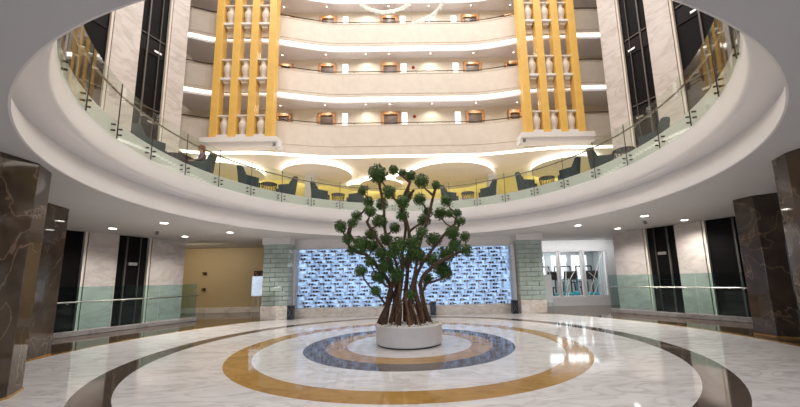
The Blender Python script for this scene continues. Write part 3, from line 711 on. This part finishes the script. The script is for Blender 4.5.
for i, x in enumerate((6.9, 8.3, 9.7, 11.0)):
    m = MB(); m.box((x, 13.02, 2.05), (.95, .04, 1.5)); f = struct(m.build('window_%d' % (i+5), M['gym_window']))
    m = MB(); m.box((x, 12.98, 2.05), (.04, .05, 1.5)); m.box((x, 12.98, 2.3), (.95, .05, .04)); m.build('window_frame', M['white'], f)
def treadmill(loc, rz, label):
    t = thing('treadmill', label, 'treadmill', loc, rz, 'gym machines'); t.scale = (1.05, 1.0, 1.2)
    m = MB(); m.box((0, 0, .10), (.70, 1.5, .16)); m.build('deck', M['dark_metal'], t, bevel=.02)
    m = MB(); m.box((0, -.05, .19), (.46, 1.35, .02)); m.build('belt', M['bottle'], t)
    for s in (-1, 1):
        m = MB(); m.tube([(s*.32, .55, .15), (s*.33, .68, 1.15), (s*.33, .30, 1.05)], .035, 8); m.build('upright', M['teal_plastic'], t, smooth=True)
    m = MB(); m.box((0, .68, 1.28), (.74, .10, .42), 0, -.3); m.build('console', M['dark_metal'], t, bevel=.03)
    m = MB(); m.box((0, .72, .28), (.72, .36, .36)); m.build('motor_hood', M['teal_plastic'], t, bevel=.05)
def rack(loc, rz, label):
    t = thing('cable_machine', label, 'gym machine', loc, rz, 'gym machines')
    for s in (-1, 1):
        m = MB(); m.tube([(s*.5, 0, 0), (s*.5, 0, 2.1)], .045, 8); m.build('upright', M['dark_metal'], t)
    m = MB(); m.tube([(-.5, 0, 2.1), (.5, 0, 2.1)], .045, 8); m.build('crossbar', M['dark_metal'], t)
    m = MB()
    for k in range(12): m.box((0, 0, .12+k*.09), (.36, .14, .075))
    m.build('weight_stack', M['bottle'], t)
    m = MB(); m.box((0, -.32, .45), (.34, .46, .10)); m.build('bench_pad', M['teal_plastic'], t, bevel=.03)
    m = MB(); m.box((0, -.32, .20), (.10, .3, .40)); m.build('bench_stand', M['dark_metal'], t)
treadmill((7.15, 11.2, 0), PI, 'teal and dark treadmill behind the left gym window')
treadmill((8.2, 11.2, 0), PI, 'teal and dark treadmill behind the middle gym window, left one')
treadmill((9.15, 11.2, 0), PI, 'teal and dark treadmill behind the middle gym window, right one')
treadmill((10.3, 11.2, 0), PI, 'teal and dark treadmill behind the right gym window')
for x, lab in ((7.0, 'leftmost of four'), (8.4, 'second from left of four'), (9.75, 'third from left of four'), (11.1, 'rightmost of four')):
    rack((x, 12.75, 0), 0, 'dark cable machine at the back of the gym, '+lab)
for x, lab in ((7.75, 'left'), (9.3, 'right')):
    t = thing('exercise_bike', 'teal exercise bike close behind the gym glass, the %s one' % lab, 'exercise bike', (x, 9.35, 0), .35, 'gym machines')
    m = MB(); m.box((0, 0, .04), (.5, .08, .08)); m.box((0, .8, .04), (.5, .08, .08)); m.box((0, .4, .05), (.08, .8, .06)); m.build('base', M['dark_metal'], t, bevel=.01)
    m = MB(); m.sphere((0, .62, .42), .30, 16, 8, (.35, 1, 1)); m.build('flywheel', M['teal_plastic'], t, smooth=True)
    m = MB(); m.tube([(0, .15, .06), (0, .22, .85)], .04, 8); m.tube([(0, .6, .4), (0, .68, 1.15)], .04, 8); m.tube([(0, .2, .45), (0, .6, .45)], .04, 8); m.build('frame', M['dark_metal'], t)
    m = MB(); m.box((0, .2, .9), (.2, .28, .08)); m.build('saddle', M['bottle'], t, bevel=.03)
    m = MB(); m.tube([(-.25, .5, 1.2), (-.2, .7, 1.15), (.2, .7, 1.15), (.25, .5, 1.2)], .02, 8); m.build('handlebar', M['bottle'], t)
    for s_ in (-1, 1):
        m = MB(); m.tube([(0, .42, .34), (s_*.14, .42, .34+s_*.14)], .015, 6); m.box((s_*.2, .42, .34+s_*.14), (.12, .1, .03)); m.build('pedal', M['dark_metal'], t)

# ------------------------------------------------------------------ lower glass rails on stone curbs
def low_rail(a, b, label):
    a, b = Vector(a), Vector(b); d = b-a; L_ = d.length; rz = math.atan2(d.y, d.x)
    t = thing('low_glass_railing', label, 'glass railing', (a.x, a.y, 0), rz)
    m = MB(); m.box((L_/2, 0, .08), (L_, .20, .16)); m.build('curb', M['curb'], t, bevel=.015)
    n = 3
    for i in range(n):
        m = MB(); m.box((L_*(i+.5)/n, 0, .84), (L_/n-.02, .02, 1.32)); g = m.build('glass_panel', M['glass_low'], t)
        for q in (.2, .8):
            b_ = MB(); x = L_*(i+q)/n; b_.tube([(x, 0, .98), (x, -.07*SGN, .98), (x, -.07*SGN, 1.02)], .012, 6); b_.build('rail_bracket', M['steel'], g)
    m = MB(); m.tube([(.02, -.07*SGN, 1.03), (L_+.05, -.07*SGN, 1.03)], .022, 8); m.build('handrail', M['steel'], t, smooth=True)
SGN = 1; low_rail((-10.55, 2.0), (-8.85, 6.0), 'green tinted glass rail on a stone curb before the left elevators')
SGN = -1; low_rail((10.35, 1.7), (8.3, 5.6), 'green tinted glass rail on a stone curb before the right elevators')

# ------------------------------------------------------------------ ceiling downlights of the hall, vents
for x, y, lab in ((-9.53, 2.54, 'recessed ceiling downlight before the left elevators, farthest left'), (-7.31, 1.75, 'recessed ceiling downlight on the left, closest to the round opening'),
                  (-8.62, 4.67, 'recessed ceiling downlight above the far end of the left glass rail'), (-6.47, 3.88, 'recessed ceiling downlight on the left, above the beige corridor entrance'),
                  (6.31, 3.85, 'recessed ceiling downlight on the right, before the gym windows'), (7.57, 2.14, 'recessed ceiling downlight on the right, closest to the round opening'),
                  (9.65, 3.08, 'recessed ceiling downlight before the right elevators, farthest right'), (8.43, 4.84, 'recessed ceiling downlight above the far end of the right glass rail')):
    t = thing('recessed_downlight', lab, 'downlight', (x, y, ZC), 0, 'hall ceiling downlights')
    m = MB(); m.lathe([(.10, -.015), (.125, -.012), (.13, 0), (.10, 0)], 24, closed_prof=True); m.build('trim_ring', M['white'], t)
    m = MB(); m.lathe([(0, -.008), (.10, -.010)], 24); m.build('lens', M['down'], t)
    d = bpy.data.lights.new('downlight_beam', 'SPOT'); d.energy = 240; d.spot_size = 2.5; d.spot_blend = .9; d.color = (1, .96, .9); d.shadow_soft_size = .08
    lo = bpy.data.objects.new('downlight_beam', d); COL.objects.link(lo); lo.location = (x, y, ZC-.04)
for x, y, rz, lab in ((-8.9, 3.6, -.9, 'dark slot vent in the ceiling before the left elevators'), (8.5, 3.4, .9, 'dark slot vent in the ceiling before the right elevators')):
    t = thing('ceiling_vent', lab, 'vent', (x, y, ZC), rz)
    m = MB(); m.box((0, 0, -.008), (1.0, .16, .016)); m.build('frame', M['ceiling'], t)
    m = MB(); m.box((0, 0, -.018), (.94, .10, .006)); m.build('slot', M['rail_steel'], t)

# ------------------------------------------------------------------ crystal chandelier hanging in the atrium
t = thing('chandelier', 'spiral crystal bead chandelier hanging at the top of the view', 'chandelier', (-.1, -.3, 9.0))
def beads(path, r, name):
    m = MB(); rnd = random.Random(5)
    m.tube(path, r*.55, 6)
    for i in range(len(path)-1):
        a, b = Vector(path[i]), Vector(path[i+1])
        for q in range(5):
            p = a.lerp(b, rnd.random())+Vector((rnd.uniform(-1, 1), rnd.uniform(-1, 1), rnd.uniform(-1, 1)))*r*.7
            s = r*rnd.uniform(.25, .5); m.add([p+Vector((s, 0, 0)), p+Vector((0, s, 0)), p-Vector((s, 0, 0)), p-Vector((0, s, 0)), p+Vector((0, 0, s)), p-Vector((0, 0, s))], [(0, 1, 4), (1, 2, 4), (2, 3, 4), (3, 0, 4), (1, 0, 5), (2, 1, 5), (3, 2, 5), (0, 3, 5)])
    return m.build(name, M['crystal'], t)
beads([(-.42+.95*math.cos(a), .0+.95*math.sin(a), .36) for a in [2*PI*i/60 for i in range(61)]], .075, 'crystal_ring')
beads([(.36+.9*math.cos(a), .1+.9*math.sin(a), .02+.36*(PI/2-a)/PI) for a in [PI/2-PI*1.3*i/50 for i in range(51)]], .07, 'crystal_tail')
for i in range(5):
    a = 2*PI*i/5; m = MB(); p = (-.42+.95*math.cos(a), .95*math.sin(a), .36); m.tube([p, (p[0]*.5, p[1]*.5, 11.75)], .006, 5); m.build('cable', M['steel'], t)
m = MB(); m.tube([(.36, 1.0, .05), (.2, .5, 11.75)], .006, 5); m.build('cable', M['steel'], t)
m = MB(); m.tube([(.9, -.6, .4), (.3, -.2, 11.75)], .006, 5); m.build('cable', M['steel'], t)
m = MB(); m.lathe([(0, 11.72), (.8, 11.72), (.85, 11.8), (0, 11.8)], 32); m.build('canopy', M['steel'], t)

# ------------------------------------------------------------------ planter and tree
t = thing('round_planter', 'round white drum planter in the middle of the floor rings', 'planter', (0, 0, 0))
m = MB(); m.lathe([(0, .03), (.755, .03), (.775, .05), (.785, .46), (.77, .475), (.72, .475), (.71, .40), (0, .40)], 72); m.build('drum', M['planter'], t, smooth=True)
m = MB(); m.lathe([(0, 0), (.735, 0), (.735, .03), (0, .03)], 64); m.build('recessed_base', M['dark_metal'], t)
m = MB(); rnd = random.Random(11)
for i in range(520):
    a = rnd.uniform(0, 2*PI); r = .70*math.sqrt(rnd.random()); s = rnd.uniform(.022, .042)
    m.sphere((r*math.cos(a), r*math.sin(a), .415+rnd.uniform(0, .07)*(1-(r/.75)**2)+s*.3), s, 7, 5, (1, rnd.uniform(.7, 1), .7))
tag(m.build('white_pebbles', M['pebble'], smooth=True), 'white pebbles filling the round planter around the tree roots', 'pebbles', None, 'stuff')

def px(x, y, Y):
    d = fw + r2*((x-CX)/FPX) + u2*((CY-y)/FPX); return CAMP + d*((Y-CAMP.y)/d.y)
CL = [(378, 174, 8.5), (393.5, 170, 4.5), (402.5, 173, 4), (410.5, 175.5, 5.5), (421.5, 181, 6.5), (436, 185, 4), (362.5, 191, 4), (368.5, 201.5, 5.5), (370, 211, 5.5), (389, 192, 6), (382, 204, 5.5), (402.5, 201.5, 6), (408, 196, 4.5), (419.5, 199, 5.5),
      (379.5, 221, 6.5), (402.5, 215, 6), (356.5, 216, 5.5), (352.5, 223, 4.5), (340.5, 226.5, 5.5), (347.5, 238.5, 5), (371.5, 234, 5.5), (362, 244.5, 7.5), (373, 246, 6), (386, 239, 6), (413.5, 242, 6.5), (424, 220, 6), (428, 212, 4.5), (440.5, 213.5, 6),
      (446, 200.5, 5.5), (449.5, 213.5, 4), (457.5, 213, 4), (460.5, 221, 4.5), (452.5, 232.5, 6), (465, 236.5, 5), (466, 250, 5.5), (455, 245, 5.5), (446, 254.5, 7), (434, 239.5, 7), (413.5, 252, 6.5), (398.5, 246, 7.5), (419, 257, 6.5), (393, 253, 6.5), (381.5, 253.5, 6),
      (361, 271, 5.5), (375.7, 291.5, 5), (427, 278, 6), (411, 294.5, 4.2), (378.7, 277, 6.5), (396.5, 275, 7), (442, 268, 7.5), (432, 260, 6.5), (352, 250, 4.5), (405, 262, 7), (386, 265, 7), (370, 262, 5), (446, 274, 6), (422, 232, 5.5), (395, 228, 5)]
def tree():
    T = thing('potted_tree', 'leafy tree with twisted trunks and round dark green leaf clumps in the white planter', 'tree', (0, 0, .42))
    rnd = random.Random(21); base = Vector((0, 0, .42))
    cl = []
    for x, y, r in CL:
        sp = min(1.0, .25+abs(x-404)/90)
        Y = rnd.choice((-1, 1))*rnd.uniform(.1, .75)*(1.25-sp*.6)
        p = px(x, y, Y)-base; cl.append((p, r/41.0*1.13*(1+Y/9)))
    nodes = []  # (pos, parent, stem, load)
    LIMBS = [([(383, 322), (388, 300), (394, 278), (388, 258), (377, 238), (367, 222)], (-.05, -.1, -.1, -.2, -.3, -.35)),
             ([(397, 324), (399, 302), (401, 280), (403, 255), (405, 228), (402, 205), (410, 182)], (-.25, -.15, -.05, .0, .05, .1, .15)),
             ([(379, 321), (390, 298), (388, 281), (376, 264), (361, 250), (348, 234)], (.1, .05, 0, .05, .1, .15)),
             ([(424, 322), (417, 300), (416, 280), (424, 260), (440, 240), (455, 224)], (-.15, -.1, 0, .05, .15, .25)),
             ([(413, 324), (411, 302), (413, 280), (419, 252), (425, 226), (433, 200), (436, 188)], (-.3, -.2, -.1, -.1, -.15, -.2, -.2)),
             ([(431, 321), (422, 298), (421, 280), (437, 264), (452, 256), (461, 251)], (.1, .05, 0, -.1, -.15, -.2)),
             ([(391, 321), (395, 298), (398, 272), (388, 243), (384, 216), (381, 190), (379, 177)], (.2, .12, .1, .15, .2, .2, .2)),
             ([(405, 321), (406, 298), (407, 268), (410, 240), (404, 208), (414, 190)], (.25, .2, .2, .3, .35, .3))]
    for si, (pp, dy) in enumerate(LIMBS):
        P = [px(x, y, d)-base for (x, y), d in zip(pp, dy)]; P[0].z = -.05; prev = None
        for k in range(len(P)-1):
            for q in range(4):
                s = q/4; a0, a1, a2, a3 = P[max(k-1, 0)], P[k], P[k+1], P[min(k+2, len(P)-1)]
                c = .5*((2*a1)+(a2-a0)*s+(2*a0-5*a1+4*a2-a3)*s*s+(3*a1-a0-3*a2+a3)*s**3)
                c = c+Vector((math.sin(5*c.z+si*2)*.02, math.cos(6*c.z+si)*.02, 0))
                nodes.append([c, prev, si, 0]); prev = len(nodes)-1
        nodes.append([P[-1], prev, si, 0])
    nlimb = len(nodes)
    order = sorted(range(len(cl)), key=lambda i: cl[i][0].z+.6*Vector((cl[i][0].x, cl[i][0].y)).length)
    tips = []
    for i in order:
        p, r = cl[i]; best = None
        for j, nd in enumerate(nodes):
            q = nd[0]
            if q.z > p.z-.03 or q.z < .42: continue
            d = p-q; h = math.hypot(d.x, d.y); c = d.length+.8*max(0, h-d.z*1.2)
            if best is None or c < best[0]: best = (c, j)
        if best is None: best = (0, 8)
        j = best[1]; q = nodes[j][0]; L_ = (p-q).length; n = max(2, int(L_/.16)); prev = j
        side = Vector((rnd.uniform(-1, 1), rnd.uniform(-1, 1), 0))*.10*L_
        for k in range(1, n+1):
            s = k/n; c = q.lerp(p, s)+side*math.sin(PI*s)+Vector((0, 0, -.10*L_*math.sin(PI*s)*(1 if abs(p.x) > .5 else .2)))+Vector((rnd.uniform(-1, 1), rnd.uniform(-1, 1), rnd.uniform(-.5, .5)))*.022*(s < 1)
            nodes.append([c, prev, nodes[j][2], 0]); prev = len(nodes)-1
        tips.append(prev)
    for tp in tips:
        k = tp
        while k is not None: nodes[k][3] += 1; k = nodes[k][1]
    rad = [.020*max(1, n[3])**.42 for n in nodes]
    for i, nd in enumerate(nodes):
        if i < nlimb: rad[i] = max(rad[i]*1.0, .036, .076-.028*max(0, nd[0].z))*(1.0+.25*max(0, .4-nd[0].z))
    kids = {}
    for i, nd in enumerate(nodes): kids.setdefault(nd[1], []).append(i)
    mesh = {}
    def run(start, par):
        st = nodes[start][2]; path = [start]; k = start
        while True:
            c = kids.get(k, [])
            if not c: break
            c = sorted(c, key=lambda z: -nodes[z][3]); path.append(c[0])
            for o in c[1:]: todo.append((o, k))
            k = c[0]
        pts = ([nodes[par][0]] if par is not None else [])+[nodes[z][0] for z in path]
        rr = ([min(rad[par], rad[path[0]]*1.15)] if par is not None else [])+[rad[z] for z in path]
        if len(pts) > 1: mesh.setdefault(st, MB()).tube(pts, rr, 9)
    todo = [(s, None) for s in kids[None]]
    while todo: run(*todo.pop())
    for st, m in mesh.items(): m.build('stem', M['bark'], T, smooth=True)
    # aerial roots
    for i in range(20):
        a = rnd.uniform(0, 2*PI); r0 = rnd.uniform(.30, .58); z1 = rnd.uniform(.5, 1.15); r1 = rnd.uniform(.06, .26); a2 = a+rnd.uniform(-.5, .5)
        pts = []
        for k in range(9):
            s = k/8; rr = r0*(1-s)**1.2+r1*(1-(1-s)**1.2); aa = a*(1-s)+a2*s; pts.append((rr*math.cos(aa)+.02*math.sin(7*s+i), rr*math.sin(aa)+.02*math.cos(6*s+i), -.04+z1*s))
        m = MB(); r = rnd.choice((.012, .014, .020, .032)); m.tube(pts, [r*(1.1-.25*k/8) for k in range(9)], 7); m.build('aerial_root', M['root'], T, smooth=True)
    # leaf clumps: rosettes of small leaves over a dense core
    protos = []
    for v in range(3):
        m = MB(); rv = random.Random(100+v)
        m.sphere((0, 0, 0), .70, 12, 8)
        for i in range(len(m.v)):
            q = Vector(m.v[i]); m.v[i] = tuple(q*rv.uniform(.85, 1.1))
        for i in range(230):
            z = 1-2*(i+.5)/230; a = i*2.39996; h = math.sqrt(1-z*z); d = Vector((h*math.cos(a), h*math.sin(a), z))
            d = (d+Vector((rv.uniform(-1, 1), rv.uniform(-1, 1), rv.uniform(-1, 1)))*.25).normalized()
            u = d.orthogonal().normalized(); u = (u*math.cos(rv.uniform(0, 6.28))+d.cross(u)*math.sin(rv.uniform(0, 6.28))).normalized(); tip = (d*.75+u*.8).normalized(); sd = d.cross(tip).normalized()
            p = d*rv.uniform(.62, .92); l = rv.uniform(.20, .33); wv = l*.46; nrm = tip.cross(sd)
            m.add([p, p+tip*l*.5+sd*wv, p+tip*l-nrm*.03, p+tip*l*.5-sd*wv, p+tip*l*.5+nrm*.06], [(0, 1, 4), (1, 2, 4), (2, 3, 4), (3, 0, 4)])
        o = m.build('leaf_clump', M['leaf'], T); protos.append(o)
    used = [False]*3
    for i, (p, r) in enumerate(cl):
        v = i % 3; o = protos[v]
        if used[v]: o = o.copy(); COL.objects.link(o); o.parent = T
        used[v] = True; o.location = p; o.scale = (r*rnd.uniform(.95, 1.15), r*rnd.uniform(.95, 1.15), r*rnd.uniform(.95, 1.15)); o.rotation_euler = (rnd.uniform(0, 3), rnd.uniform(0, 3), rnd.uniform(0, 6))
tree()
